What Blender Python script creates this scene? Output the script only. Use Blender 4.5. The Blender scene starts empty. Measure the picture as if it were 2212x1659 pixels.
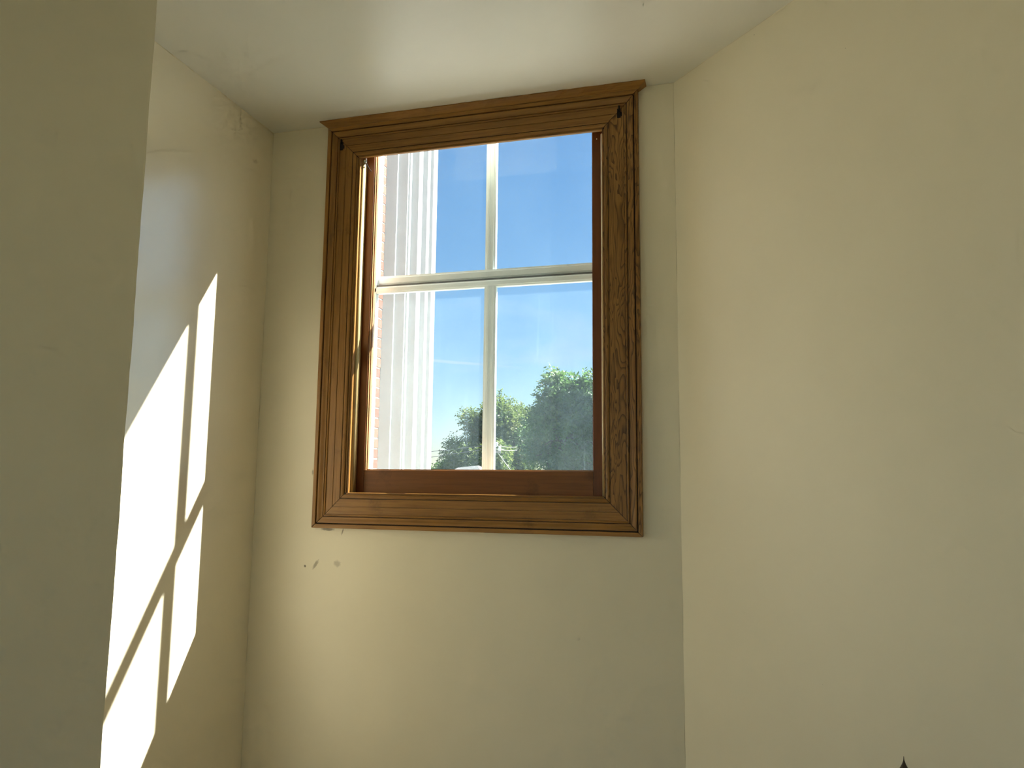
import bpy, bmesh, math, random
from mathutils import Vector, Matrix, noise

random.seed(7)
scene = bpy.context.scene
col = scene.collection

# ------------------------------------------------------------------ camera
cam_data = bpy.data.cameras.new('camera')
cam_data.sensor_width = 36.0
cam_data.lens = 1643.45 / 2212 * 36.0
cam_data.clip_start = 0.02
cam_data.clip_end = 2000
cam = bpy.data.objects.new('camera', cam_data)
col.objects.link(cam)
CAM = Vector((0.7163, -2.1333, 1.6))
yaw, pitch, roll = -0.2719, 0.12667, 0.01013
fw = Vector((math.sin(yaw) * math.cos(pitch), math.cos(yaw) * math.cos(pitch), math.sin(pitch)))
rt0 = Vector((math.cos(yaw), -math.sin(yaw), 0))
up0 = rt0.cross(fw)
rt = math.cos(roll) * rt0 + math.sin(roll) * up0
up = -math.sin(roll) * rt0 + math.cos(roll) * up0
M = Matrix.Identity(4)
for i in range(3):
    M[i][0], M[i][1], M[i][2], M[i][3] = rt[i], up[i], -fw[i], CAM[i]
cam.matrix_world = M
scene.camera = cam

# ------------------------------------------------------------------ sky, sun, exposure
SUN_TO = Vector((0.7183, 0.533, 0.864)).normalized()      # direction towards the sun
SUN_STRENGTH = 35.0
SKY_STRENGTH = 0.262
sun_data = bpy.data.lights.new('sun', 'SUN')
sun_data.energy = SUN_STRENGTH
sun_data.angle = math.radians(0.53)
sun_data.color = (1.0, 0.95, 0.87)
sun = bpy.data.objects.new('sun', sun_data)
col.objects.link(sun)
sun.location = (12, 9, 15)
sun.rotation_euler = SUN_TO.to_track_quat('Z', 'Y').to_euler()

world = bpy.data.worlds.new('sky')
scene.world = world
world.use_nodes = True
wn, wl = world.node_tree.nodes, world.node_tree.links
wn.clear()
w_out = wn.new('ShaderNodeOutputWorld')
w_bg = wn.new('ShaderNodeBackground')
w_sky = wn.new('ShaderNodeTexSky')
w_sky.sky_type = 'NISHITA'
w_sky.sun_disc = False
w_sky.sun_elevation = math.asin(SUN_TO.z)
w_sky.sun_rotation = math.atan2(SUN_TO.x, SUN_TO.y)
w_sky.altitude = 100
w_sky.air_density = 1.0
w_sky.dust_density = 0.4
w_sky.ozone_density = 2.0
w_tc = wn.new('ShaderNodeTexCoord')
w_map = wn.new('ShaderNodeMapping')
w_map.inputs['Scale'].default_value = (2.2, 2.2, 9.0)
w_map.inputs['Rotation'].default_value = (0.10, 0.05, 0)
w_noise = wn.new('ShaderNodeTexNoise')
w_noise.inputs['Scale'].default_value = 1.6
w_noise.inputs['Detail'].default_value = 7
w_noise.inputs['Roughness'].default_value = 0.55
w_noise.inputs['Distortion'].default_value = 0.5
w_ramp = wn.new('ShaderNodeValToRGB')
w_ramp.color_ramp.elements[0].position = 0.52
w_ramp.color_ramp.elements[0].color = (0, 0, 0, 1)
w_ramp.color_ramp.elements[1].position = 0.78
w_ramp.color_ramp.elements[1].color = (0.4, 0.4, 0.4, 1)
w_mix = wn.new('ShaderNodeMix')
w_mix.data_type = 'RGBA'
w_mix.inputs['B'].default_value = (3.3, 3.55, 3.8, 1)
w_bg.inputs['Strength'].default_value = SKY_STRENGTH
wl.new(w_tc.outputs['Generated'], w_map.inputs['Vector'])
wl.new(w_map.outputs['Vector'], w_noise.inputs['Vector'])
wl.new(w_noise.outputs['Fac'], w_ramp.inputs['Fac'])
def w_math(op, a, b=0.0, clamp=False):
    m = wn.new('ShaderNodeMath')
    m.operation = op
    m.use_clamp = clamp
    for i, x in enumerate((a, b)):
        if isinstance(x, (int, float)):
            m.inputs[i].default_value = x
        else:
            wl.new(x, m.inputs[i])
    return m.outputs[0]
def w_dot(v):
    m = wn.new('ShaderNodeVectorMath')
    m.operation = 'DOT_PRODUCT'
    wl.new(w_tc.outputs['Generated'], m.inputs[0])
    m.inputs[1].default_value = v
    return m.outputs['Value']
def w_range(x, a, b):
    m = wn.new('ShaderNodeMapRange')
    m.inputs['From Min'].default_value = a
    m.inputs['From Max'].default_value = b
    wl.new(x, m.inputs['Value'])
    return m.outputs['Result']
w_low = w_range(w_dot((0, 0, 1)), 0.34, 0.16)
w_cloud = w_math('MULTIPLY', w_ramp.outputs['Color'], w_low)
# one thin vapour trail across the sky
_ray = lambda x, y: (fw + (x - 1106) / 1643.45 * rt - (y - 829.5) / 1643.45 * up).normalized()
_a, _b = _ray(935, 779), _ray(1128, 796)
_n = _a.cross(_b).normalized()
_t = (_b - _a).normalized()
w_off = w_math('ADD', w_dot(_n), w_math('MULTIPLY', w_math('SUBTRACT', w_noise.outputs['Fac'], 0.5), 0.012))
w_band = w_range(w_math('ABSOLUTE', w_off), 0.0028, 0.0006)
w_len = w_math('MULTIPLY', w_range(w_dot(_t), _b.dot(_t) + 0.01, _b.dot(_t) - 0.07), w_range(w_dot(_t), _a.dot(_t) - 0.3, _a.dot(_t) - 0.1))
w_trail = w_math('MULTIPLY', w_math('MULTIPLY', w_band, w_len), 0.38)
wl.new(w_math('MAXIMUM', w_cloud, w_trail), w_mix.inputs['Factor'])
w_hs = wn.new('ShaderNodeHueSaturation')
w_hs.inputs['Saturation'].default_value = 1.42
w_gm = wn.new('ShaderNodeGamma')
w_gm.inputs['Gamma'].default_value = 0.75
wl.new(w_sky.outputs['Color'], w_gm.inputs['Color'])
wl.new(w_gm.outputs['Color'], w_hs.inputs['Color'])
wl.new(w_hs.outputs['Color'], w_mix.inputs['A'])
wl.new(w_mix.outputs['Result'], w_bg.inputs['Color'])
wl.new(w_bg.outputs['Background'], w_out.inputs['Surface'])

vs = scene.view_settings
vs.view_transform = 'Standard'
vs.look = 'None'
vs.gamma = 1.0
vs.use_curve_mapping = False
vs.exposure = 0.0
cy = scene.cycles
cy.max_bounces = 10
cy.diffuse_bounces = 6
cy.glossy_bounces = 6
cy.transmission_bounces = 8
cy.transparent_max_bounces = 24
cy.sample_clamp_indirect = 8
cy.use_denoising = True
cy.use_adaptive_sampling = True
cy.adaptive_threshold = 0.12
cy.adaptive_min_samples = 12
world.cycles.sampling_method = 'MANUAL'
world.cycles.sample_map_resolution = 512

# ------------------------------------------------------------------ helpers
def link_obj(name, verts, faces, mat=None, parent=None, smooth=False):
    """one mesh object; verts are in world space, stored relative to the parent's place"""
    off = Vector((0, 0, 0))
    p = parent
    while p is not None:
        off += p.location
        p = p.parent
    me = bpy.data.meshes.new(name)
    me.from_pydata([tuple(Vector(v) - off) for v in verts], [], faces)
    bm = bmesh.new()
    bm.from_mesh(me)
    bmesh.ops.recalc_face_normals(bm, faces=bm.faces)
    bm.to_mesh(me)
    bm.free()
    if smooth:
        for q in me.polygons:
            q.use_smooth = True
    o = bpy.data.objects.new(name, me)
    if mat is not None:
        me.materials.append(mat)
    o.parent = parent
    col.objects.link(o)
    return o

def empty(name, loc, parent=None, **props):
    o = bpy.data.objects.new(name, None)
    o.empty_display_size = 0.1
    o.location = loc
    o.parent = parent
    col.objects.link(o)
    for k, v in props.items():
        o[k] = v
    return o

def tag(o, **props):
    for k, v in props.items():
        o[k] = v
    return o

class Geo:
    """collects shapes of ONE part"""
    def __init__(self):
        self.v, self.f = [], []
    def add(self, v, f):
        n = len(self.v)
        self.v += [Vector(x) for x in v]
        self.f += [tuple(i + n for i in q) for q in f]
        return self
    def box(self, a, b):
        (x0, y0, z0), (x1, y1, z1) = a, b
        return self.add([(x0, y0, z0), (x1, y0, z0), (x1, y1, z0), (x0, y1, z0), (x0, y0, z1), (x1, y0, z1), (x1, y1, z1), (x0, y1, z1)],
                        [(0, 3, 2, 1), (4, 5, 6, 7), (0, 1, 5, 4), (1, 2, 6, 5), (2, 3, 7, 6), (3, 0, 4, 7)])
    def prism(self, poly, z0, z1):
        n = len(poly)
        v = [(x, y, z0) for x, y in poly] + [(x, y, z1) for x, y in poly]
        f = [tuple(range(n))[::-1], tuple(range(n, 2 * n))]
        f += [(i, (i + 1) % n, n + (i + 1) % n, n + i) for i in range(n)]
        return self.add(v, f)
    def tube(self, pts, rad, seg=8):
        pts = [Vector(q) for q in pts]
        rads = rad if isinstance(rad, (list, tuple)) else [rad] * len(pts)
        v, f = [], []
        ref = Vector((0, 0, 1))
        for i, q in enumerate(pts):
            t = (pts[min(i + 1, len(pts) - 1)] - pts[max(i - 1, 0)]).normalized()
            a = t.cross(ref)
            if a.length < 1e-3:
                a = t.cross(Vector((1, 0, 0)))
            a.normalize()
            b = t.cross(a)
            for k in range(seg):
                an = 2 * math.pi * k / seg
                v.append(q + rads[i] * (math.cos(an) * a + math.sin(an) * b))
        for i in range(len(pts) - 1):
            for k in range(seg):
                f.append((i * seg + k, i * seg + (k + 1) % seg, (i + 1) * seg + (k + 1) % seg, (i + 1) * seg + k))
        f.append(tuple(range(seg))[::-1])
        f.append(tuple(range((len(pts) - 1) * seg, len(pts) * seg)))
        return self.add(v, f)
    def lathe(self, prof, c, seg=16):
        v, f = [], []
        for r, z in prof:
            for k in range(seg):
                an = 2 * math.pi * k / seg
                v.append((c[0] + r * math.cos(an), c[1] + r * math.sin(an), c[2] + z))
        for i in range(len(prof) - 1):
            for k in range(seg):
                f.append((i * seg + k, i * seg + (k + 1) % seg, (i + 1) * seg + (k + 1) % seg, (i + 1) * seg + k))
        f.append(tuple(range(seg))[::-1])
        f.append(tuple(range((len(prof) - 1) * seg, len(prof) * seg)))
        return self.add(v, f)
    def obj(self, name, mat, parent=None, smooth=False):
        return link_obj(name, self.v, self.f, mat, parent, smooth)

def bevel(o, w, seg=2):
    m = o.modifiers.new('bevel', 'BEVEL')
    m.width = w
    m.segments = seg
    m.limit_method = 'ANGLE'
    m.angle_limit = math.radians(40)
    return o

# ------------------------------------------------------------------ materials
def new_mat(name):
    m = bpy.data.materials.new(name)
    m.use_nodes = True
    nt = m.node_tree
    nt.nodes.clear()
    out = nt.nodes.new('ShaderNodeOutputMaterial')
    b = nt.nodes.new('ShaderNodeBsdfPrincipled')
    nt.links.new(b.outputs['BSDF'], out.inputs['Surface'])
    return m, nt, b, out

def coords(nt, scale=(1, 1, 1), kind='Object'):
    tc = nt.nodes.new('ShaderNodeTexCoord')
    mp = nt.nodes.new('ShaderNodeMapping')
    mp.inputs['Scale'].default_value = scale
    nt.links.new(tc.outputs[kind], mp.inputs['Vector'])
    return mp.outputs['Vector']

def noise_node(nt, vec, scale, detail=4, rough=0.5, dist=0.0):
    n = nt.nodes.new('ShaderNodeTexNoise')
    n.inputs['Scale'].default_value = scale
    n.inputs['Detail'].default_value = detail
    n.inputs['Roughness'].default_value = rough
    n.inputs['Distortion'].default_value = dist
    nt.links.new(vec, n.inputs['Vector'])
    return n.outputs['Fac']

def ramp(nt, fac, stops):
    r = nt.nodes.new('ShaderNodeValToRGB')
    e = r.color_ramp.elements
    while len(e) < len(stops):
        e.new(0.5)
    for i, (p, c) in enumerate(stops):
        e[i].position = p
        e[i].color = (*c, 1) if len(c) == 3 else c
    nt.links.new(fac, r.inputs['Fac'])
    return r.outputs['Color']

def mixc(nt, fac, a, b, mode='MIX'):
    m = nt.nodes.new('ShaderNodeMix')
    m.data_type = 'RGBA'
    m.blend_type = mode
    for s, x in (('Factor', fac), ('A', a), ('B', b)):
        if isinstance(x, (int, float)):
            m.inputs[s].default_value = x
        elif isinstance(x, tuple):
            m.inputs[s].default_value = (*x, 1) if len(x) == 3 else x
        else:
            nt.links.new(x, m.inputs[s])
    return m.outputs['Result']

def math_node(nt, op, a, b=0.0):
    m = nt.nodes.new('ShaderNodeMath')
    m.operation = op
    for i, x in enumerate((a, b)):
        if isinstance(x, (int, float)):
            m.inputs[i].default_value = x
        else:
            nt.links.new(x, m.inputs[i])
    return m.outputs[0]

def bump(nt, b, height, strength, dist):
    n = nt.nodes.new('ShaderNodeBump')
    n.inputs['Strength'].default_value = strength
    n.inputs['Distance'].default_value = dist
    nt.links.new(height, n.inputs['Height'])
    nt.links.new(n.outputs['Normal'], b.inputs['Normal'])

def plain(name, c, rough=0.5, metal=0.0, var=0.12, vscale=14, spec=0.5):
    m, nt, b, _ = new_mat(name)
    v = coords(nt)
    n = noise_node(nt, v, vscale, 4)
    dark = tuple(x * (1 - var) for x in c)
    lite = tuple(min(1, x * (1 + var)) for x in c)
    nt.links.new(ramp(nt, n, [(0.3, dark), (0.7, lite)]), b.inputs['Base Color'])
    b.inputs['Roughness'].default_value = rough
    b.inputs['Metallic'].default_value = metal
    b.inputs['Specular IOR Level'].default_value = spec
    return m

def paint(name, c, rough=0.34, spec=0.5, marks=(), specks=True, wav=0.6):
    """old satin wall paint: faint mottling, roller texture, trowel waves, a few specks and scuffs"""
    m, nt, b, _ = new_mat(name)
    v = coords(nt)
    n = noise_node(nt, v, 2.3, 5, 0.55)
    base = ramp(nt, n, [(0.3, tuple(x * 0.965 for x in c)), (0.7, tuple(min(1, x * 1.02) for x in c))])
    if specks:
        vo = nt.nodes.new('ShaderNodeTexVoronoi')
        vo.inputs['Scale'].default_value = 11
        vo.inputs['Randomness'].default_value = 1
        nt.links.new(v, vo.inputs['Vector'])
        sp = nt.nodes.new('ShaderNodeSeparateColor')
        nt.links.new(vo.outputs['Color'], sp.inputs['Color'])
        keep = math_node(nt, 'GREATER_THAN', sp.outputs[0], 0.72)
        rad = math_node(nt, 'MULTIPLY', sp.outputs[1], 0.028)
        dot = math_node(nt, 'LESS_THAN', vo.outputs['Distance'], rad)
        f = math_node(nt, 'MULTIPLY', keep, dot)
        base = mixc(nt, math_node(nt, 'MULTIPLY', f, 0.55), base, (0.16, 0.12, 0.07))
    for (p, r, s, colr, k) in marks:
        mp = nt.nodes.new('ShaderNodeMapping')
        mp.vector_type = 'TEXTURE'
        mp.inputs['Location'].default_value = p
        mp.inputs['Rotation'].default_value = r
        mp.inputs['Scale'].default_value = s
        tc = nt.nodes.new('ShaderNodeTexCoord')
        nt.links.new(tc.outputs['Object'], mp.inputs['Vector'])
        ln = nt.nodes.new('ShaderNodeVectorMath')
        ln.operation = 'LENGTH'
        nt.links.new(mp.outputs['Vector'], ln.inputs[0])
        wob = noise_node(nt, mp.outputs['Vector'], 1.6, 2, 0.6)
        d = math_node(nt, 'ADD', ln.outputs['Value'], math_node(nt, 'MULTIPLY', wob, 0.9))
        f = nt.nodes.new('ShaderNodeMapRange')
        f.inputs['From Min'].default_value = 1.35
        f.inputs['From Max'].default_value = 0.9
        nt.links.new(d, f.inputs['Value'])
        base = mixc(nt, math_node(nt, 'MULTIPLY', f.outputs['Result'], k), base, colr)
    nt.links.new(base, b.inputs['Base Color'])
    b.inputs['Roughness'].default_value = rough
    b.inputs['Specular IOR Level'].default_value = spec
    wave = noise_node(nt, v, 5.0, 3, 0.6)
    h = math_node(nt, 'MULTIPLY', wave, wav)
    bump(nt, b, h, 0.35, 0.006)
    return m

def wood(name, dark, lite, axis='Z', grain=1.0, rough=0.40, coat=0.10, bold=False):
    m, nt, b, _ = new_mat(name)
    s = {'Z': (1, 1, 0.05), 'X': (0.05, 1, 1), 'Y': (1, 0.05, 1)}[axis]
    v = coords(nt, s)
    fib = noise_node(nt, v, 150, 4, 0.6)
    broad = noise_node(nt, v, 14, 3, 0.5)
    c = ramp(nt, broad, [(0.25, dark), (0.75, lite)])
    c = mixc(nt, math_node(nt, 'MULTIPLY', ramp_val(nt, fib, 0.42, 0.70), 0.5 * grain), c, tuple(x * 0.45 for x in dark))
    h = fib
    if bold:
        s2 = {'Z': (1, 1, 0.16), 'X': (0.16, 1, 1), 'Y': (1, 0.16, 1)}[axis]
        v2 = coords(nt, s2)
        rings = noise_node(nt, v2, 17, 3, 0.5, 0.5)
        saw = math_node(nt, 'FRACT', math_node(nt, 'MULTIPLY', rings, 19))
        line = ramp_val(nt, saw, 0.55, 0.95)
        c = mixc(nt, math_node(nt, 'MULTIPLY', line, 0.9), c, tuple(x * 0.34 for x in dark))
    wear = noise_node(nt, coords(nt), 9, 5, 0.7)
    c = mixc(nt, math_node(nt, 'MULTIPLY', ramp_val(nt, wear, 0.60, 0.75), 0.55), c, tuple(x * 0.4 for x in dark))
    nt.links.new(c, b.inputs['Base Color'])
    b.inputs['Roughness'].default_value = rough
    b.inputs['Coat Weight'].default_value = coat
    b.inputs['Coat Roughness'].default_value = 0.25
    b.inputs['Specular IOR Level'].default_value = 0.35
    bump(nt, b, h, 0.15, 0.001)
    return m

def ramp_val(nt, fac, a, bb):
    f = nt.nodes.new('ShaderNodeMapRange')
    f.inputs['From Min'].default_value = a
    f.inputs['From Max'].default_value = bb
    nt.links.new(fac, f.inputs['Value'])
    return f.outputs['Result']

def glass(name, dust, streak, tint=(0.97, 0.985, 0.985)):
    """window glass: clear with a mirror sheen, filmed with sunlit dust and run marks"""
    m, nt, b, out = new_mat(name)
    nt.nodes.remove(b)
    tr = nt.nodes.new('ShaderNodeBsdfTransparent')
    tr.inputs['Color'].default_value = (*tint, 1)
    gl = nt.nodes.new('ShaderNodeBsdfGlossy')
    gl.inputs['Roughness'].default_value = 0.02
    lw = nt.nodes.new('ShaderNodeLayerWeight')
    lw.inputs['Blend'].default_value = 0.5
    fr = math_node(nt, 'ADD', math_node(nt, 'MULTIPLY', math_node(nt, 'POWER', lw.outputs['Facing'], 5.0), 0.9), 0.008)
    mx = nt.nodes.new('ShaderNodeMixShader')
    nt.links.new(fr, mx.inputs['Fac'])
    nt.links.new(tr.outputs['BSDF'], mx.inputs[1])
    nt.links.new(gl.outputs['BSDF'], mx.inputs[2])
    du = nt.nodes.new('ShaderNodeBsdfTranslucent')
    du.inputs['Color'].default_value = (0.62, 0.84, 0.95, 1)
    v1 = coords(nt, (60, 60, 1.6))
    v2 = coords(nt, (1, 1, 1))
    st = ramp_val(nt, noise_node(nt, v1, 1.0, 3, 0.6), 0.60, 0.80)
    cl = ramp_val(nt, noise_node(nt, v2, 3.5, 5, 0.6), 0.35, 0.75)
    fine = ramp_val(nt, noise_node(nt, v2, 90, 3, 0.6), 0.5, 0.8)
    fac = math_node(nt, 'ADD', math_node(nt, 'MULTIPLY', cl, dust * 0.7), math_node(nt, 'MULTIPLY', math_node(nt, 'MULTIPLY', st, cl), streak))
    fac = math_node(nt, 'ADD', fac, math_node(nt, 'MULTIPLY', fine, dust * 0.3))
    fac = math_node(nt, 'ADD', fac, dust * 0.35)
    m2 = nt.nodes.new('ShaderNodeMixShader')
    nt.links.new(fac, m2.inputs['Fac'])
    nt.links.new(mx.outputs['Shader'], m2.inputs[1])
    nt.links.new(du.outputs['BSDF'], m2.inputs[2])
    nt.links.new(m2.outputs['Shader'], out.inputs['Surface'])
    return m

CREAM = (0.85, 0.77, 0.59)
XL, XR, ZC, TH = -0.7213, 0.6002, 2.7546, 0.7641
WALL_T = 0.215
scuff = (0.30, 0.24, 0.15)
marks_back = [((-0.497, 0, 1.340), (0, 0.6, 0), (0.007, 0.05, 0.022), scuff, 0.75),
              ((-0.424, 0, 1.345), (0, 0.1, 0), (0.016, 0.05, 0.013), scuff, 0.45),
              ((-0.533, 0, 1.334), (0, 0, 0), (0.005, 0.05, 0.005), (0.10, 0.07, 0.04), 0.9),
              ((-0.46, 0, 1.447), (0, 0, 0), (0.030, 0.05, 0.006), (0.16, 0.12, 0.07), 0.8),
              ((-0.41, 0, 1.441), (0, 0.3, 0), (0.003, 0.05, 0.014), (0.2, 0.15, 0.1), 0.8),
              ((-0.52, 0, 1.62), (0, 0, 0), (0.004, 0.05, 0.012), scuff, 0.7)]
m_back = paint('cream_paint_window_wall', CREAM, marks=marks_back)
m_left = paint('cream_paint_reveal', CREAM, rough=0.27, spec=0.9, wav=0.9)
for _m in (m_left,):
    _b = _m.node_tree.nodes['Principled BSDF']
    _b.inputs['Coat Weight'].default_value = 0.9
    _b.inputs['Coat Roughness'].default_value = 0.24
    _b.inputs['Coat IOR'].default_value = 1.75
m_wall = paint('cream_paint', CREAM, rough=0.40)
m_room = plain('cream_paint_room', CREAM, 0.45, 0, 0.02, 2)
m_ceil = paint('ceiling_paint', (0.80, 0.78, 0.70), rough=0.33, spec=0.5, specks=False, wav=1.3)
m_floor = wood('floor_boards', (0.46, 0.36, 0.24), (0.60, 0.48, 0.33), axis='Y', grain=0.4)
WD, WLT = (0.245, 0.108, 0.023), (0.43, 0.212, 0.052)
m_wood_v = wood('varnished_pine_upright', WD, WLT, 'Z')
m_wood_h = wood('varnished_pine_level', WD, WLT, 'X')
m_wood_bold = wood('varnished_oak_bold_grain', (0.24, 0.108, 0.025), (0.40, 0.20, 0.052), 'Z', bold=True)
m_sash_v = wood('red_brown_sash_upright', (0.15, 0.045, 0.011), (0.24, 0.078, 0.018), 'Z', grain=0.6)
m_sash_h = wood('red_brown_sash_level', (0.17, 0.058, 0.014), (0.29, 0.11, 0.024), 'X', grain=0.6)
m_bead_sunlit = wood('sash_bead_sunlit', (0.45, 0.23, 0.10), (0.55, 0.30, 0.14), 'Z', grain=0.4)  # sash wood made paler, sunlight put into the bead colour
m_stop = wood('pale_stop_wood', (0.40, 0.30, 0.13), (0.50, 0.38, 0.18), 'Z', grain=0.4)
m_grime = plain('dark_grime', (0.02, 0.012, 0.008), 0.8)
m_iron = plain('blackened_iron', (0.016, 0.012, 0.01), 0.55, 0.4)
m_nickel = plain('nickel_clip', (0.75, 0.73, 0.68), 0.22, 1.0)
m_alum = plain('white_aluminium', (0.84, 0.92, 0.94), 0.42, 0.0, 0.05)
m_gasket = plain('grey_gasket', (0.13, 0.14, 0.14), 0.7)
m_white = plain('white_exterior_paint', (0.47, 0.48, 0.51), 0.5, 0, 0.03)
m_glass_in = glass('sash_glass', 0.004, 0.004)
m_glass_up = glass('storm_glass_upper', 0.007, 0.008)
m_glass_lo = glass('storm_glass_lower', 0.022, 0.045)

# ------------------------------------------------------------------ room shell
def structure(o, label=None, **kw):
    o['kind'] = 'structure'
    if label:
        o['label'] = label
    return tag(o, **kw)

E2 = (-0.5345, -0.7689)                 # free corner of the near wall
F2 = (XL, -0.665)                       # where its return meets the reveal
RW = 1.75
RC = (XR + RW * math.sin(TH), -RW * math.cos(TH))
YB = -4.9                               # back of the room behind the camera
XW, XE = -1.45, RC[0]
YN = E2[1] - 0.92                     # where the near wall meets the side wall

# window wall: inner skin with the small opening, outer leaf with the tall one
JX, JZ0, JZ1 = 0.397, 1.553, 2.657
OX, OZ0, OZ1 = 0.445, 1.535, 3.12
g = Geo()
def holed(g, x0, x1, z0, z1, hx0, hx1, hz0, hz1, y0, y1):
    g.box((x0, y0, z0), (hx0, y1, z1))
    g.box((hx1, y0, z0), (x1, y1, z1))
    g.box((hx0, y0, z0), (hx1, y1, hz0))
    g.box((hx0, y0, hz1), (hx1, y1, z1))
holed(g, XL - 0.25, XR + 0.3, -0.1, 3.4, -JX, JX, JZ0, JZ1, 0.0, 0.03)
holed(g, XL - 0.25, XR + 0.3, -0.1, 3.4, -OX, OX, OZ0, OZ1, 0.03, WALL_T)
structure(g.obj('wall_back', m_back), 'cream painted wall holding the wooden window')

def slab(name, a, b, t, mat, z0=-0.1, z1=3.0, label=None):
    """wall slab whose room face runs a -> b (room on the right hand side), thickness outwards"""
    a, b = Vector((*a, 0)), Vector((*b, 0))
    n = (b - a).normalized()
    n = Vector((-n.y, n.x, 0)) * t
    g = Geo().prism([(a.x, a.y), (b.x, b.y), (b.x + n.x, b.y + n.y), (a.x + n.x, a.y + n.y)], z0, z1)
    return structure(g.obj(name, mat), label)

# reveal on the left, lit by the sun
slab('wall_left', (XL, F2[1] - 0.1), (XL, 0.0), 0.25, m_left, label='cream side wall of the recess with the sun patch')
# right oblique wall
slab('wall_right', (XR, 0.0), RC, 0.25, m_wall, label='cream oblique wall right of the window')
# near wall on the left with a hand-plastered, wavering edge
nz = 90
gv, gf = [], []
zz = [-0.1 + 3.1 * i / nz for i in range(nz + 1)]
dn = (Vector((XW, YN)) - Vector(E2)).normalized()
dr = (Vector(F2) - Vector(E2)).normalized()
for i, z in enumerate(zz):
    w = 0.0022 * noise.noise(Vector((0, 3.1, z * 5.0))) + 0.0012 * noise.noise(Vector((7, 1, z * 19.0)))
    ex, ey = E2[0] + w, E2[1] + 0.4 * w
    ring = [(XW, YN), (ex + 0.03 * dn.x, ey + 0.03 * dn.y), (ex + 0.003 * dn.x, ey + 0.003 * dn.y), (ex + 0.0004, ey + 0.0012), (ex + 0.003 * dr.x, ey + 0.003 * dr.y),
            (F2[0] - 0.02, F2[1] + 0.01), (XW, F2[1] - 0.1)]
    gv += [(x, y, z) for x, y in ring]
k = 7
for i in range(nz):
    for j in range(k):
        gf.append((i * k + j, i * k + (j + 1) % k, (i + 1) * k + (j + 1) % k, (i + 1) * k + j))
gf.append(tuple(range(k)))
gf.append(tuple(range(nz * k, nz * k + k)))
structure(link_obj('wall_front', gv, gf, m_wall), 'plain shaded wall nearest the camera on the left')
# the rest of the room, behind the camera
slab('wall_side_right', (XE, RC[1]), (XE, YB), 0.25, m_room)
# side wall left of the photographer, with two unseen tall windows added to brighten the room
side_open = [(-3.10, -1.85), (-4.55, -3.30)]
SWZ0, SWZ1 = 0.45, 2.65
g = Geo()
ys = [YN + 0.1] + [q for w_ in side_open for q in w_[::-1]] + [YB]
for i in range(0, len(ys), 2):
    g.box((XW - 0.2, ys[i + 1], -0.1), (XW, ys[i], 3.0))
for (a, b) in side_open:
    g.box((XW - 0.2, a, -0.1), (XW, b, SWZ0))
    g.box((XW - 0.2, a, SWZ1), (XW, b, 3.0))
structure(g.obj('wall_side_left', m_room))
# rear wall with two tall windows, unseen, added for daylight fill
g = Geo()
RWZ0, RWZ1 = 0.75, 2.55
rear_open = [(-0.9, 0.1), (0.5, 1.5)]
xs = [XW] + [q for w_ in rear_open for q in w_] + [XE]
for i in range(0, len(xs), 2):
    g.box((xs[i], YB - 0.25, -0.1), (xs[i + 1], YB, 3.0))
for (a, b) in rear_open:
    g.box((a, YB - 0.25, -0.1), (b, YB, RWZ0))
    g.box((a, YB - 0.25, RWZ1), (b, YB, 3.0))
structure(g.obj('wall_rear', m_room))
structure(Geo().prism([(XL - 0.25, WALL_T * 0), (XR + 0.3, 0.0), (XE + 0.25, RC[1] + 0.3), (XE + 0.25, YB - 0.25), (XW - 0.25, YB - 0.25), (XW - 0.25, 0.0)], ZC, ZC + 0.3).obj('ceiling', m_ceil), 'white painted flat ceiling')
structure(Geo().prism([(XL - 0.25, 0.0), (XR + 0.3, 0.0), (XE + 0.25, RC[1] + 0.3), (XE + 0.25, YB - 0.25), (XW - 0.25, YB - 0.25), (XW - 0.25, 0.0)], -0.2, 0.0).obj('floor', m_floor))
m_glass_fill = glass('fill_window_glass', 0.01, 0.0)  # glass shared by the unseen windows added for fill
for i, (a, b) in enumerate(rear_open):
    wr = structure(empty('window_%d' % (i + 2), ((a + b) / 2, YB - 0.12, RWZ0)))  # added rear window, lets in sky light behind the camera
    g = Geo()
    t = 0.05
    g.box((a, YB - 0.15, RWZ0), (a + t, YB - 0.09, RWZ1)).box((b - t, YB - 0.15, RWZ0), (b, YB - 0.09, RWZ1))
    g.box((a + t, YB - 0.15, RWZ0), (b - t, YB - 0.09, RWZ0 + t)).box((a + t, YB - 0.15, RWZ1 - t), (b - t, YB - 0.09, RWZ1))
    g.box((a + t, YB - 0.145, 1.62), (b - t, YB - 0.095, 1.67))
    g.obj('frame', m_wood_v, wr)
    Geo().box((a + t, YB - 0.122, RWZ0 + t), (b - t, YB - 0.118, RWZ1 - t)).obj('pane', m_glass_fill, wr)

for i, (a, b) in enumerate(side_open):
    wr = structure(empty('window_%d' % (i + 4), (XW - 0.1, (a + b) / 2, SWZ0)))  # added side window, there to light the right wall
    g = Geo()
    t = 0.045
    x0, x1 = XW - 0.13, XW - 0.07
    g.box((x0, a, SWZ0), (x1, a + t, SWZ1)).box((x0, b - t, SWZ0), (x1, b, SWZ1))
    g.box((x0, a + t, SWZ0), (x1, b - t, SWZ0 + t)).box((x0, a + t, SWZ1 - t), (x1, b - t, SWZ1))
    g.box((x0 + 0.005, a + t, 1.55), (x1 - 0.005, b - t, 1.59))
    g.obj('frame', m_wood_v, wr)
    Geo().box((XW - 0.102, a + t, SWZ0 + t), (XW - 0.098, b - t, SWZ1 - t)).obj('pane', m_glass_fill, wr)

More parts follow.
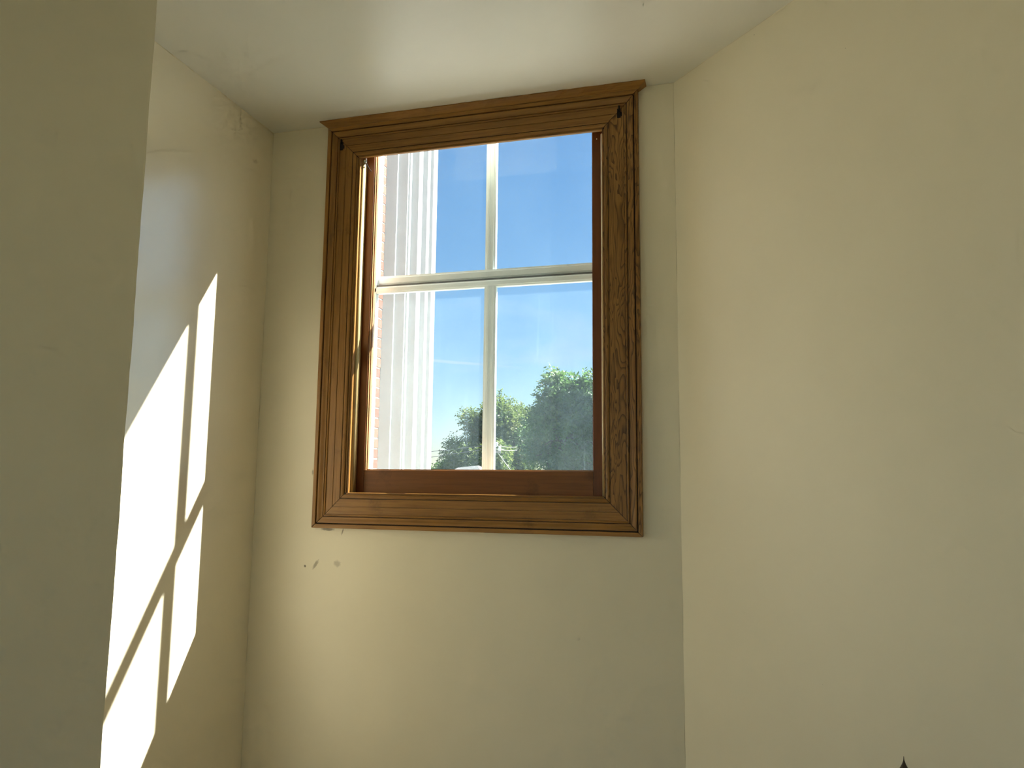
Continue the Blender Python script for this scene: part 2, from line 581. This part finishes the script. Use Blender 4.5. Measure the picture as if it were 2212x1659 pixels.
# thin caulk line in the corners, as old paint leaves it
m_caulk = plain('corner_caulk', (0.74, 0.67, 0.50), 0.6)
def seam(name, pts, r):
    q = [Vector(pts[0]).lerp(Vector(pts[1]), i / 30) for i in range(31)]
    q = [v + 0.0012 * Vector(noise.noise_vector(v * 9)) for v in q]
    rr = [r * (0.55 + 0.6 * abs(noise.noise(v * 14))) for v in q]
    return structure(Geo().tube(q, rr, 6).obj(name, m_caulk, None, True))
seam('trim_1', ((XL, -0.66, ZC), (XL, 0, ZC)), 0.0016)
seam('trim_2', ((XR, 0, ZC), (XR + 1.2 * math.sin(TH), -1.2 * math.cos(TH), ZC)), 0.0016)
seam('trim_3', ((XL, 0, 0.0), (XL, 0, ZC)), 0.0009)
seam('trim_4', ((XR, 0, 0.0), (XR, 0, ZC)), 0.0009)
seam('trim_5', ((XL, 0, ZC), (-0.53, 0, ZC)), 0.0016)
seam('trim_6', ((0.53, 0, ZC), (XR, 0, ZC)), 0.0026)

# ------------------------------------------------------------------ the window
win = structure(empty('window_1', (0, 0, 1.4525)), 'old wooden window with moulded brown casing and white storm sash')
ZB, ZT, HX = 1.4522, 2.7385, 0.5025
XO = -0.0035                            # casing sits a touch left of the opening
DEPTH = 0.55
# casing profile: (distance in from the outer edge, depth into the room)
def casing_profile(mid_groove=True):
    P = [(0.0, 0.002), (0.0, -0.034), (0.0012, -0.036), (0.0105, -0.036), (0.0117, -0.034),
         (0.0122, -0.022), (0.0150, -0.022), (0.0153, -0.0305)]
    for i in range(7):                                   # ogee falling to the flat
        t = i / 6
        P.append((0.0165 + 0.0165 * t, -0.0315 + 0.0075 * (t - math.sin(2 * math.pi * t) / (2 * math.pi)) * 1.0))
    P += [(0.0340, -0.0195), (0.0355, -0.0195), (0.0360, -0.0245)]
    for i in range(5):                                   # small bead
        t = i / 4
        P.append((0.0362 + 0.0050 * t, -0.0245 - 0.0022 * math.sin(math.pi * t)))
    P += [(0.0416, -0.0195), (0.0436, -0.0195), (0.0440, -0.0232)]
    if mid_groove:
        P += [(0.0640, -0.0232), (0.0644, -0.0190), (0.0656, -0.0190), (0.0660, -0.0230)]
    P += [(0.0880, -0.0228), (0.0884, -0.0180), (0.0898, -0.0180)]
    for i in range(7):                                   # inner round
        t = i / 6
        P.append((0.0900 + 0.0110 * t, -0.0190 - 0.0050 * math.sin(math.pi * (0.1 + 0.8 * t))))
    P += [(0.1014, -0.0120), (0.1035, -0.0115), (0.1040, -0.0150), (0.1068, -0.0140), (0.1075, -0.0100), (0.1075, 0.002)]
    return [(d, y * DEPTH) for d, y in P]
casing = empty('casing', (0, 0, ZB - 1.4525), win)
G = 0.0010
def casing_member(side, mat, mid):
    P = casing_profile(mid)
    a, b = [], []
    for d, y in P:
        x0, x1, z0, z1 = XO - HX + d, XO + HX - d, ZB + d, ZT - d
        if side == 'left':
            a.append((x0, y, z0 + G)); b.append((x0, y, z1 - G))
        elif side == 'right':
            a.append((x1, y, z0 + G)); b.append((x1, y, z1 - G))
        elif side == 'bottom':
            a.append((x0 + G, y, z0)); b.append((x1 - G, y, z0))
        else:
            a.append((x0 + G, y, z1)); b.append((x1 - G, y, z1))
    n = len(P)
    f = [(i, i + 1, n + i + 1, n + i) for i in range(n - 1)] + [(n - 1, 0, n, 2 * n - 1)]
    f += [tuple(range(n))[::-1], tuple(range(n, 2 * n))]
    return link_obj('casing_board', a + b, f, mat, casing)
casing_member('left', m_wood_v, True)
casing_member('right', m_wood_bold, False)
casing_member('bottom', m_wood_h, True)
casing_member('top', m_wood_h, True)
# dark grime lying in the grooves
gr = Geo()
for d, w in ((0.0136, 0.0014), (0.0347, 0.0006), (0.0891, 0.0007)):
    for s in (-1, 1):
        gr.box((XO + s * (HX - d) - w, (-0.0226 if d < 0.02 else -0.0200) * DEPTH, ZB + d), (XO + s * (HX - d) + w, -0.002, ZT - d))
    for z in (ZB + d, ZT - d):
        gr.box((XO - HX + d, (-0.0226 if d < 0.02 else -0.0200) * DEPTH, z - w), (XO + HX - d, -0.002, z + w))
for sx in (-1, 1):                                       # the open mitres
    for sz, z0 in ((1, ZB), (-1, ZT)):
        a_ = Vector((XO + sx * (HX - 0.001), 0, z0 + sz * 0.001))
        b_ = Vector((XO + sx * (HX - 0.106), 0, z0 + sz * 0.106))
        n_ = Vector((sx, 0, sz)).normalized() * 0.0012
        q = [a_ - n_, b_ - n_, b_ + n_, a_ + n_]
        gr.add([v + Vector((0, -0.0098, 0)) for v in q] + [v + Vector((0, -0.001, 0)) for v in q], [(0, 1, 2, 3), (7, 6, 5, 4), (0, 4, 5, 1), (1, 5, 6, 2), (2, 6, 7, 3), (3, 7, 4, 0)])
tag(gr.obj('groove_dirt', m_grime, casing), label='dark lines of old dirt in the moulding grooves')
# cap moulding against the ceiling, top edge broken and painted over
n = 60
cv, cf = [], []
for i in range(n + 1):
    t = i / n
    jag = 0.0018 * noise.noise(Vector((t * 40, 0, 0))) + 0.0012 * noise.noise(Vector((t * 130, 5, 0)))
    xb, xt = XO - 0.5025 + 1.005 * t, XO - 0.522 + 1.048 * t
    cv += [(xb, 0.0, ZT), (xb, -0.0205, ZT), (xb, -0.024, ZT + 0.002), (xt, -0.042 + jag, ZC - 0.004 + jag), (xt, -0.042 + jag, ZC - 0.0005), (xt, 0.0, ZC - 0.0005)]
for i in range(n):
    for j in range(6):
        cf.append((i * 6 + j, i * 6 + (j + 1) % 6, (i + 1) * 6 + (j + 1) % 6, (i + 1) * 6 + j))
cf += [tuple(range(6)), tuple(range(n * 6, n * 6 + 6))]
link_obj('cap_moulding', cv, cf, m_wood_h, casing)

# jamb lining inside the opening
jamb = empty('jamb', (0, 0.015, JZ0 - 1.4525), win)
Geo().box((-JX, -0.006, JZ0), (-0.3925, 0.042, JZ1)).obj('jamb_lining', m_wood_v, jamb)
Geo().box((0.3925, -0.006, JZ0), (JX, 0.042, JZ1)).obj('jamb_lining', m_wood_v, jamb)
Geo().box((-JX, -0.006, JZ1 - 0.001), (JX, 0.030, JZ1 + 0.012)).obj('head_lining', m_wood_h, jamb)
Geo().box((-JX, -0.006, JZ0 - 0.004), (JX, 0.042, JZ0 + 0.003)).obj('sill_board', m_wood_h, jamb)
# pale round-nosed stops beside the sash
for s in (-1, 1):
    g = Geo()
    g.tube([(s * 0.3915, 0.0120, JZ0 + 0.003), (s * 0.3915, 0.0120, JZ1 - 0.030)], 0.0070, 12)
    g.box((min(s * 0.3885, s * 0.3925), 0.0120, JZ0 + 0.003), (max(s * 0.3885, s * 0.3925), 0.036, JZ1 - 0.030))
    tag(g.obj('stop_bead', m_stop, jamb, True), label='pale straw-coloured stop strip beside the sash')
# clip at the top of the left stop, tack on the right
g = Geo()
g.lathe([(0.001, -0.010), (0.0055, -0.008), (0.0062, 0.0), (0.005, 0.008), (0.0035, 0.016), (0.003, 0.024)], (-0.3855, 0.012, JZ1 - 0.030), 12)
clip = g.obj('spring_clip', m_nickel, jamb, True)
g = Geo()
pts = [Vector((-0.3825 + 0.006 * math.cos(a), 0.010, JZ1 - 0.036 + 0.006 * math.sin(a))) for a in [i * math.pi / 7 for i in range(13)]]
pts += [Vector((-0.376, 0.026, JZ1 - 0.052)), Vector((-0.372, 0.034, JZ1 - 0.058))]
g.tube(pts, 0.0011, 6)
g.obj('clip_wire', m_iron, clip, True)
Geo().lathe([(0.0004, -0.0022), (0.0018, -0.0016), (0.0024, 0.0), (0.0018, 0.0016), (0.0004, 0.0022)], (0.3685, 0.0415, 2.628), 10).obj('tack', m_nickel, jamb, True)
# old blackened bracket stumps near the upper mitres
for s, sx in ((-1, -0.457), (1, 0.443)):
    g = Geo()
    zc = 2.676
    g.box((sx - 0.0055, -0.0155, zc - 0.016), (sx + 0.0045, -0.012, zc + 0.012))
    g.box((sx - 0.0015, -0.022, zc + 0.002), (sx + 0.0025, -0.015, zc + 0.019))
    g.box((sx + 0.0045, -0.0148, zc - 0.011), (sx + 0.0085, -0.012, zc + 0.001))
    tag(bevel(g.obj('old_bracket', m_iron, casing), 0.001), label='small blackened bracket stump')

# inner wooden sash
SY0, SY1, GY = 0.042, 0.076, 0.062
SGL, SGR, SGB = -0.366, 0.354, 1.629       # glass edges
sash = empty('sash', (0, 0.06, JZ0 - 1.4525 + 0.008), win)
SZT = 3.04
bevel(Geo().box((-0.432, SY0, OZ0 + 0.02), (SGL, SY1, SZT)).obj('stile', m_sash_v, sash), 0.0015)
bevel(Geo().box((SGR, SY0, OZ0 + 0.02), (0.432, SY1, SZT)).obj('stile', m_sash_v, sash), 0.0015)
bevel(Geo().box((SGL, SY0, OZ0 + 0.02), (SGR, SY1 - 0.001, SGB)).obj('bottom_rail', m_sash_h, sash), 0.0015)
Geo().box((SGL, SY0, SZT - 0.05), (SGR, SY1, SZT)).obj('top_rail', m_sash_h, sash)
# stepped glazing beads; left and bottom ones coloured pale as if sunlit
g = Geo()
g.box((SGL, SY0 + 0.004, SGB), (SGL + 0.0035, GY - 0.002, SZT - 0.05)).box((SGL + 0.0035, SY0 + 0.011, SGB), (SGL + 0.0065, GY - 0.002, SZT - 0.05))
g.obj('glazing_bead', m_bead_sunlit, sash)
g = Geo()
g.box((SGR - 0.002, SY0 + 0.006, SGB), (SGR, GY - 0.002, SZT - 0.05))
g.obj('glazing_bead', m_sash_v, sash)
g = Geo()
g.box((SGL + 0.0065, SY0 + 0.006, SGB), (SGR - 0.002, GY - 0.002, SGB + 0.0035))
g.obj('glazing_bead', m_bead_sunlit, sash)
Geo().box((SGL, GY - 0.0015, SGB), (SGR, GY + 0.0015, SZT - 0.05)).obj('pane', m_glass_in, sash)

# outer white aluminium storm window: fixed upper half, lower half one track nearer
storm = empty('storm_window', (0, 0.18, OZ0 - 1.4525), win)
SB, ST = OZ0 + 0.03, OZ1
UY0, UY1 = 0.178, 0.198
LY0, LY1 = 0.156, 0.176
XA, XB_ = -0.421, 0.421
bevel(Geo().box((-OX, 0.15, SB - 0.03), (XA, 0.205, ST)).obj('frame_upright', m_alum, storm), 0.002)
bevel(Geo().box((XB_, 0.15, SB - 0.03), (OX, 0.205, ST)).obj('frame_upright', m_alum, storm), 0.002)
Geo().box((XA, 0.15, SB - 0.03), (XB_, 0.205, SB)).obj('frame_sill', m_alum, storm)
Geo().box((XA, 0.15, ST - 0.02), (XB_, 0.205, ST)).obj('frame_head', m_alum, storm)
ZM0, ZM1 = 2.222, 2.281                          # meeting rails
XM_U, XM_L = -0.0075, 0.0005
def ribbed(x0, x1, y0, y1, z0, z1, vertical=True):
    """extruded bar with two shallow ribs on the room side"""
    g = Geo()
    if vertical:
        w = x1 - x0
        g.prism([(x0, y1), (x0, y0 + .004), (x0 + .18 * w, y0 + .003), (x0 + .22 * w, y0), (x0 + .38 * w, y0), (x0 + .42 * w, y0 + .0025), (x0 + .60 * w, y0 + .0025),
                 (x0 + .64 * w, y0), (x0 + .80 * w, y0), (x0 + .84 * w, y0 + .003), (x1, y0 + .004), (x1, y1)], z0, z1)
    else:
        h = z1 - z0
        prof = [(y1, z0), (y0 + .003, z0), (y0 + .001, z0 + .2 * h), (y0, z0 + .24 * h), (y0, z0 + .78 * h), (y0 + .002, z0 + .84 * h), (y0 + .003, z1), (y1, z1)]
        n = len(prof)
        v = [(x0, y, z) for y, z in prof] + [(x1, y, z) for y, z in prof]
        g.add(v, [(i, (i + 1) % n, n + (i + 1) % n, n + i) for i in range(n)] + [tuple(range(n))[::-1], tuple(range(n, 2 * n))])
    return g
ribbed(XM_U - 0.0175, XM_U + 0.0175, UY0, UY1, ZM1 - 0.002, ST - 0.02).obj('upper_mullion', m_alum, storm)
ribbed(XM_L - 0.0195, XM_L + 0.0195, LY0, LY1, SB, ZM0 + 0.002).obj('lower_mullion', m_alum, storm)
ribbed(XA, XB_, UY0 - 0.004, UY1, 2.2515, ZM1 + 0.004, False).obj('upper_meeting_rail', m_alum, storm)
ribbed(XA, XB_, LY0, LY1, ZM0, 2.2445, False).obj('lower_meeting_rail', m_alum, storm)
Geo().box((XA, LY0 + 0.006, 2.2450), (XB_, UY1, 2.2512)).obj('gasket', m_gasket, storm)
for s, xa in ((1, XA), (-1, XB_)):
    a, b = sorted((xa, xa + s * 0.020))
    Geo().box((a, LY0, SB), (b, LY1, ZM0 + 0.09)).obj('sash_edge', m_alum, storm)
    a, b = sorted((xa, xa + s * 0.014))
    Geo().box((a, UY0, ZM1), (b, UY1, ST - 0.02)).obj('sash_edge', m_alum, storm)
for x0, x1 in ((XA + 0.014, XM_U - 0.0175), (XM_U + 0.0175, XB_ - 0.014)):
    Geo().box((x0, 0.187, ZM1 + 0.004), (x1, 0.189, ST - 0.02)).obj('pane', m_glass_up, storm)
for x0, x1 in ((XA + 0.020, XM_L - 0.0195), (XM_L + 0.0195, XB_ - 0.020)):
    Geo().box((x0, 0.165, SB), (x1, 0.167, ZM0)).obj('pane', m_glass_lo, storm)

# ------------------------------------------------------------------ outside: brick wing with white moulded corner trim
def cam_ray(px, py):
    return (fw + (px - 1106) / 1643.45 * rt - (py - 829.5) / 1643.45 * up)
def at_y(px, y, py=800):
    d = cam_ray(px, py)
    return (CAM + d * ((y - CAM.y) / d.y)).x
def at_x(px, x, py=800):
    d = cam_ray(px, py)
    return (CAM + d * ((x - CAM.x) / d.x)).y
GROUND = -3.6
XBK = -1.5
m_mortar = plain('pale_mortar', (0.62, 0.56, 0.50), 0.9)
m_brick = []
for i, c in enumerate([(0.155, 0.050, 0.030), (0.175, 0.060, 0.037), (0.145, 0.045, 0.028), (0.19, 0.070, 0.045)]):
    m_brick.append(plain('red_brick_%s' % 'abcd'[i], c, 0.85, 0, 0.15, 40))
wing = empty('brick_wing', (XBK, 1.4, GROUND), label='red brick wing wall with white corner trim outside the window', category='building')
TOP = 5.6
Y0W, Y1W = WALL_T + 0.02, at_x(821.5, XBK)
Geo().box((XBK - 0.3, Y0W, GROUND), (XBK - 0.003, Y1W, TOP)).obj('wall', m_mortar, wing)
CH, BL_ = 0.0672, 0.203
bm_me = {}
def brick_mesh(L):
    if L not in bm_me:
        o = Geo().box((-0.03, -L / 2, -0.0286), (0.0, L / 2, 0.0286))
        me = bpy.data.meshes.new('brick')
        me.from_pydata([tuple(v) for v in o.v], [], o.f)
        me.materials.append(m_brick[0])
        bm_me[L] = me
    return bm_me[L]
z = 1.30
row = 0
while z < 4.75:
    y = Y1W
    first = True
    while y > 1.75:
        L = BL_ / 2 if (first and row % 2) else BL_
        b = bpy.data.objects.new('brick', brick_mesh(L))
        col.objects.link(b)
        b.parent = wing
        b.location = Vector((XBK + random.uniform(-0.0015, 0.0015), y - L / 2, z)) - wing.location
        b.material_slots[0].link = 'OBJECT'
        b.material_slots[0].material = random.choice(m_brick)
        y -= L + 0.010
        first = False
    z += CH
    row += 1
# stepped white trim: shaded faces look back at the window, narrow faces catch the sun
# (the shaded faces are splayed just past the sun's direction)
steps = [(846, 's'), (848.2, 'x'), (869.5, 's'), (871.2, 'x'), (875, 's'), (878.7, 'x'), (894.5, 's'), (903, 'x'), (913.8, 's'), (919.8, 'x'), (926.8, 's'), (930.5, 'x')]
SPLAY = 0.72
X, Y = XBK, Y1W
pieces = []
cur = [(X, Y)]
for px, kind in steps:
    if kind == 's':
        dd = cam_ray(px, 800)
        kk = dd.x / dd.y
        t = (kk * (Y - CAM.y) - (X - CAM.x)) / (1 - SPLAY * kk)
        X, Y = X + t, Y + SPLAY * t
    else:
        Y = at_x(px, X)
    cur.append((X, Y))
    if kind == 'x':
        pieces.append(cur)
        cur = [(X, Y)]
YE = Y + 0.02
for q in pieces:
    (xa, ya), (xb, yb), (xc, yc) = q
    Geo().prism([(xa, ya), (xb, yb), (xb, YE), (xa, YE)], GROUND, TOP).obj('corner_moulding', m_white, wing)
Geo().box((XBK - 0.35, YE, GROUND), (X - 0.01, YE + 0.05, TOP)).obj('trim_board', m_white, wing)

# ground
m_ground, nt, b, _ = new_mat('pale_paving_and_grass')
v = coords(nt)
nt.links.new(ramp(nt, noise_node(nt, v, 0.15, 5), [(0.42, (0.15, 0.145, 0.13)), (0.60, (0.06, 0.085, 0.03))]), b.inputs['Base Color'])
b.inputs['Roughness'].default_value = 0.9
structure(Geo().box((-150, -60, GROUND - 0.5), (150, 220, GROUND)).obj('ground', m_ground), 'paved yard and grass below the window')

# ------------------------------------------------------------------ outside: trees, pole, roof
def leaf_mat(name, cols):
    m, nt, b, out = new_mat(name)
    v = coords(nt)
    n = noise_node(nt, v, 1.3, 4, 0.6)
    c = ramp(nt, n, [(0.3, cols[0]), (0.55, cols[1]), (0.75, cols[2])])
    nt.links.new(c, b.inputs['Base Color'])
    b.inputs['Roughness'].default_value = 0.5
    tl = nt.nodes.new('ShaderNodeBsdfTranslucent')
    nt.links.new(c, tl.inputs['Color'])
    mx = nt.nodes.new('ShaderNodeMixShader')
    mx.inputs['Fac'].default_value = 0.5
    nt.links.new(b.outputs['BSDF'], mx.inputs[1])
    nt.links.new(tl.outputs['BSDF'], mx.inputs[2])
    nt.links.new(mx.outputs['Shader'], out.inputs['Surface'])
    return m
m_leaf_a = leaf_mat('yellow_green_leaves', [(0.05, 0.10, 0.022), (0.12, 0.165, 0.04), (0.21, 0.20, 0.05)])
m_leaf_b = leaf_mat('mid_green_leaves', [(0.045, 0.105, 0.028), (0.09, 0.17, 0.05), (0.15, 0.235, 0.075)])
m_bark = plain('grey_brown_bark', (0.06, 0.055, 0.045), 0.9, 0, 0.3, 6)

def at_d(px, py, dist):
    d = cam_ray(px, py)
    return CAM + d * (dist / d.length)

def tree(name, base, blobs, leaf_m, n_tuft, size, droop, rnd, **props):
    """trunk, limbs to each bough, and leaf sprays filling the boughs"""
    t = empty(name, base, **props)
    base = Vector(base)
    top = sum((Vector(c) for c, r in blobs), Vector()) / len(blobs)
    fork = base.lerp(Vector((base.x, base.y, top.z)), 0.62)
    Geo().tube([base, base.lerp(fork, 0.5) + Vector((0.1, 0.05, 0)), fork], [0.42, 0.33, 0.27], 10).obj('trunk', m_bark, t, True)
    for c, r in blobs:
        c = Vector(c)
        mid = fork.lerp(c, 0.5) + Vector((0, 0, -0.12 * r))
        g = Geo().tube([fork, mid, c, c + Vector((rnd.uniform(-.3, .3), rnd.uniform(-.3, .3), 0.65)) * r], [0.17, 0.12, 0.07, 0.02], 7)
        for k in range(9):
            a = Vector((rnd.gauss(0, 1), rnd.gauss(0, 1), rnd.gauss(0.3, 0.8))).normalized()
            s = mid.lerp(c, rnd.random())
            g.tube([s, s + a * r * 0.5 + Vector((0, 0, 0.1 * r)), s + a * r * 0.92], [0.045, 0.03, 0.010], 5)
        g.obj('branch', m_bark, t, True)
    V, Fc = [], []
    clumps = []
    for c, r in blobs:
        for k in range(13):
            a = Vector((rnd.gauss(0, 1), rnd.gauss(0, 1), rnd.gauss(0.15, 1))).normalized()
            clumps.append((Vector(c) + a * r * 0.78 * rnd.random() ** 0.3, r * rnd.uniform(0.26, 0.42)))
    tot = sum(r ** 2 for c, r in clumps)
    for c, r in clumps:
        for k in range(int(n_tuft * r * r / tot)):
            a = Vector((rnd.gauss(0, 1), rnd.gauss(0, 1), rnd.gauss(0.1, 1))).normalized()
            rr = r * (rnd.random() ** 0.5) * (1 + 0.3 * noise.noise(a * 2.2 + c))
            p = c + a * rr
            out = (a + Vector((rnd.gauss(0, .5), rnd.gauss(0, .5), -droop + rnd.gauss(0, .3)))).normalized()
            side = out.cross(Vector((rnd.gauss(0, 1), rnd.gauss(0, 1), 1))).normalized()
            nl = 5
            for j in range(nl):                           # leaflets along a short twig
                q = p + out * size * (0.75 * j)
                for sg in (-1, 1):
                    dvec = (side * sg * 0.9 + out * 0.7 + Vector((0, 0, -0.25))).normalized()
                    w = dvec.cross(Vector((rnd.gauss(0, 1), rnd.gauss(0, 1), rnd.gauss(0, 1)))).normalized() * size * 0.24
                    tip = q + dvec * size * rnd.uniform(0.8, 1.3)
                    m_ = q + dvec * size * 0.5
                    i0 = len(V)
                    V += [q, m_ + w, tip, m_ - w]
                    Fc.append((i0, i0 + 1, i0 + 2, i0 + 3))
    off = base
    me = bpy.data.meshes.new('foliage')
    me.from_pydata([tuple(q - off) for q in V], [], Fc)
    me.materials.append(leaf_m)
    fo = bpy.data.objects.new('foliage', me)
    fo['kind'] = 'stuff'
    fo.parent = t
    col.objects.link(fo)
    return t

def blob(px, py, rpx, d):
    return (at_d(px, py, d), rpx / 1643.45 * d)

rnd = random.Random(3)
DA = 34
A = [blob(1085, 905, 46, DA), blob(1040, 925, 46, DA), blob(1000, 975, 34, DA - 1), blob(1110, 965, 55, DA), blob(1050, 995, 50, DA - 2), blob(985, 1030, 40, DA),
     blob(1130, 910, 38, DA + 1), blob(1090, 1060, 75, DA), blob(1020, 1080, 60, DA)]
ca = at_d(1062, 1000, DA)
tree('rounded_tree', (ca.x, ca.y, GROUND), A, m_leaf_a, 8500, 0.125, 0.25, rnd,
     label='rounded yellow-green tree behind the utility pole', category='tree', group='trees beyond the window')
DB = 27
B = [blob(1213, 836, 40, DB), blob(1262, 846, 42, DB), blob(1185, 888, 44, DB), blob(1240, 905, 55, DB), blob(1310, 880, 60, DB), blob(1190, 950, 55, DB + 1), blob(1250, 985, 65, DB),
     blob(1330, 940, 75, DB), blob(1200, 1050, 75, DB), blob(1300, 1050, 85, DB), blob(1380, 860, 70, DB), blob(1400, 980, 80, DB)]
cb = at_d(1270, 1000, DB)
tree('feathery_tree', (cb.x, cb.y, GROUND), B, m_leaf_b, 9500, 0.14, 0.75, rnd,
     label='taller feathery green tree at the right edge of the window', category='tree', group='trees beyond the window')
DC = 60
Cc = [blob(965, 1022, 22, DC), blob(985, 1018, 20, DC), blob(945, 1035, 22, DC)]
cc = at_d(965, 1030, DC)
tree('distant_bush', (cc.x, cc.y, GROUND), Cc, m_leaf_b, 900, 0.22, 0.3, rnd,
     label='low distant bush at the foot of the rounded tree', category='tree', group='trees beyond the window')

# utility pole
DP = 21
m_pole = plain('weathered_pole', (0.20, 0.185, 0.165), 0.9)
m_cyl = plain('pale_transformer', (0.36, 0.35, 0.32), 0.5)
m_porc = plain('white_porcelain', (0.85, 0.86, 0.86), 0.2)
m_wire = plain('dull_wire', (0.10, 0.10, 0.11), 0.6)
m_guy = plain('bright_guy_wire', (0.75, 0.76, 0.75), 0.4, 0.6)
pt = at_d(1062, 962, DP)
pole = empty('utility_pole', (pt.x, pt.y, GROUND), label='utility pole with pale box and wires half hidden by the mullion', category='pole')
Geo().tube([(pt.x, pt.y, GROUND), (pt.x, pt.y, 0), (pt.x, pt.y, pt.z + 0.05)], [0.15, 0.12, 0.105], 14).obj('post', m_pole, pole, True)
rx = Vector((rt0.x, rt0.y, 0)).normalized()
fy = Vector((fw.x, fw.y, 0)).normalized()
def pole_pt(px, py, dd=0.0):
    return at_d(px, py, DP + dd)
a, c = pole_pt(1060, 974.5), pole_pt(1082, 976.5)
g = Geo()
hz = Vector((0, 0, 0.035))
wd = fy * 0.05
g.add([a - hz - wd, c - hz - wd, c - hz + wd, a - hz + wd, a + hz - wd, c + hz - wd, c + hz + wd, a + hz + wd],
      [(0, 3, 2, 1), (4, 5, 6, 7), (0, 1, 5, 4), (1, 2, 6, 5), (2, 3, 7, 6), (3, 0, 4, 7)])
g.obj('cross_arm', m_cyl, pole)
for px, py in ((1070, 961.5), (1079, 969.5), (1073, 959.5)):
    q = pole_pt(px, py, -0.05)
    Geo().lathe([(0.015, -0.06), (0.045, -0.05), (0.03, -0.01), (0.05, 0.01), (0.03, 0.045), (0.012, 0.055)], q, 10).obj('insulator', m_porc, pole, True)
# service wires running to the left and right, and the stay
def wire(p0, p1, sag, r, mat):
    pts = []
    for i in range(15):
        t = i / 14
        q = p0.lerp(p1, t)
        q.z -= sag * 4 * t * (1 - t)
        pts.append(q)
    return Geo().tube(pts, r, 5).obj('wire', mat, pole, True)
for yr, yl in ((961, 974.5), (968, 986.5)):
    p0 = pole_pt(1062, yr)
    pl = at_d(930, yl, DP + 3)
    p1 = p0 + (pl - p0) * 3.2
    wire(p0, p1, 0.02, 0.009, m_wire)
    pr_ = at_d(1100, yr + 3, DP + 2)
    wire(p0, p0 + (pr_ - p0) * 1.5, 0.03, 0.006, m_guy)
p0 = pole_pt(1076, 979)
pg = at_d(1101, 1013, DP - 1)
tt = (GROUND - p0.z) / (pg.z - p0.z)
wire(p0, p0 + (pg - p0) * tt, 0.0, 0.007, m_guy)

# pale roof seen just above the sash rail
m_roof = plain('pale_metal_roof', (0.22, 0.22, 0.21), 0.5)
m_siding = plain('cream_siding', (0.3, 0.28, 0.24), 0.8)
rl, rr_ = at_d(990, 1008, 19), at_d(1036, 1006, 19)
shed = empty('small_house', ((rl.x + rr_.x) / 2, rl.y + 1, GROUND), label='small pale-roofed house just above the sash rail', category='building')
mx_ = (rl.x + rr_.x) / 2
hw = (rr_.x - rl.x) / 2
zr = rr_.z
y0, y1 = rl.y, rl.y + 4
g = Geo().add([(mx_ - hw, y0, zr - 0.05), (mx_ + hw, y0, zr), (mx_ + hw + 0.9, y0 - 1.3, zr - 0.75), (mx_ - hw - 0.9, y0 - 1.3, zr - 0.75),
               (mx_ - hw, y0 + 0.15, zr - 0.05), (mx_ + hw, y0 + 0.15, zr), (mx_ + hw + 0.9, y0 + 1.5, zr - 0.75), (mx_ - hw - 0.9, y0 + 1.5, zr - 0.75)],
              [(0, 1, 2, 3), (5, 4, 7, 6), (0, 4, 5, 1), (1, 5, 6, 2), (0, 3, 7, 4), (2, 6, 7, 3)])
g.obj('roof', m_roof, shed)
Geo().box((mx_ - hw - 0.7, y0 - 1.1, GROUND), (mx_ + hw + 0.7, y0 + 1.3, zr - 0.75)).obj('wall', m_siding, shed)

# ------------------------------------------------------------------ dark finial showing at the bottom edge
m_dark = wood('dark_turned_wood', (0.035, 0.02, 0.010), (0.075, 0.045, 0.022), 'Z', grain=0.5)
d = cam_ray(1952, 1634)
P = CAM + d * 1.30
post = empty('finial_post', (P.x, P.y, 0.0), label='dark brown pointed finial poking up at the bottom edge before the right wall', category='post')
zt = P.z
prof = [(0.0004, 0.0), (0.0009, -0.006), (0.003, -0.012), (0.0095, -0.024), (0.014, -0.036), (0.0155, -0.055), (0.012, -0.075), (0.008, -0.085), (0.014, -0.092), (0.02, -0.1), (0.02, -0.12)]
g = Geo()
seg = 24
v, f = [], []
for r_, z_ in prof[::-1]:
    for k in range(seg):
        an = 2 * math.pi * k / seg
        rr2 = r_ * (1 - 0.16 * (0.5 + 0.5 * math.cos(4 * an)) ** 3)
        v.append((P.x + rr2 * math.cos(an), P.y + rr2 * math.sin(an), zt + z_))
for i in range(len(prof) - 1):
    for k in range(seg):
        f.append((i * seg + k, i * seg + (k + 1) % seg, (i + 1) * seg + (k + 1) % seg, (i + 1) * seg + k))
f += [tuple(range(seg))[::-1], tuple(range((len(prof) - 1) * seg, len(prof) * seg))]
g.add(v, f).obj('finial', m_dark, post, True)
Geo().lathe([(0.022, zt - 0.12), (0.022, 0.3), (0.03, 0.28), (0.03, 0.05)], (P.x, P.y, 0), 16).obj('shaft', m_dark, post, True)
Geo().lathe([(0.03, 0.05), (0.11, 0.035), (0.12, 0.0)], (P.x, P.y, 0), 20).obj('foot', m_dark, post, True)
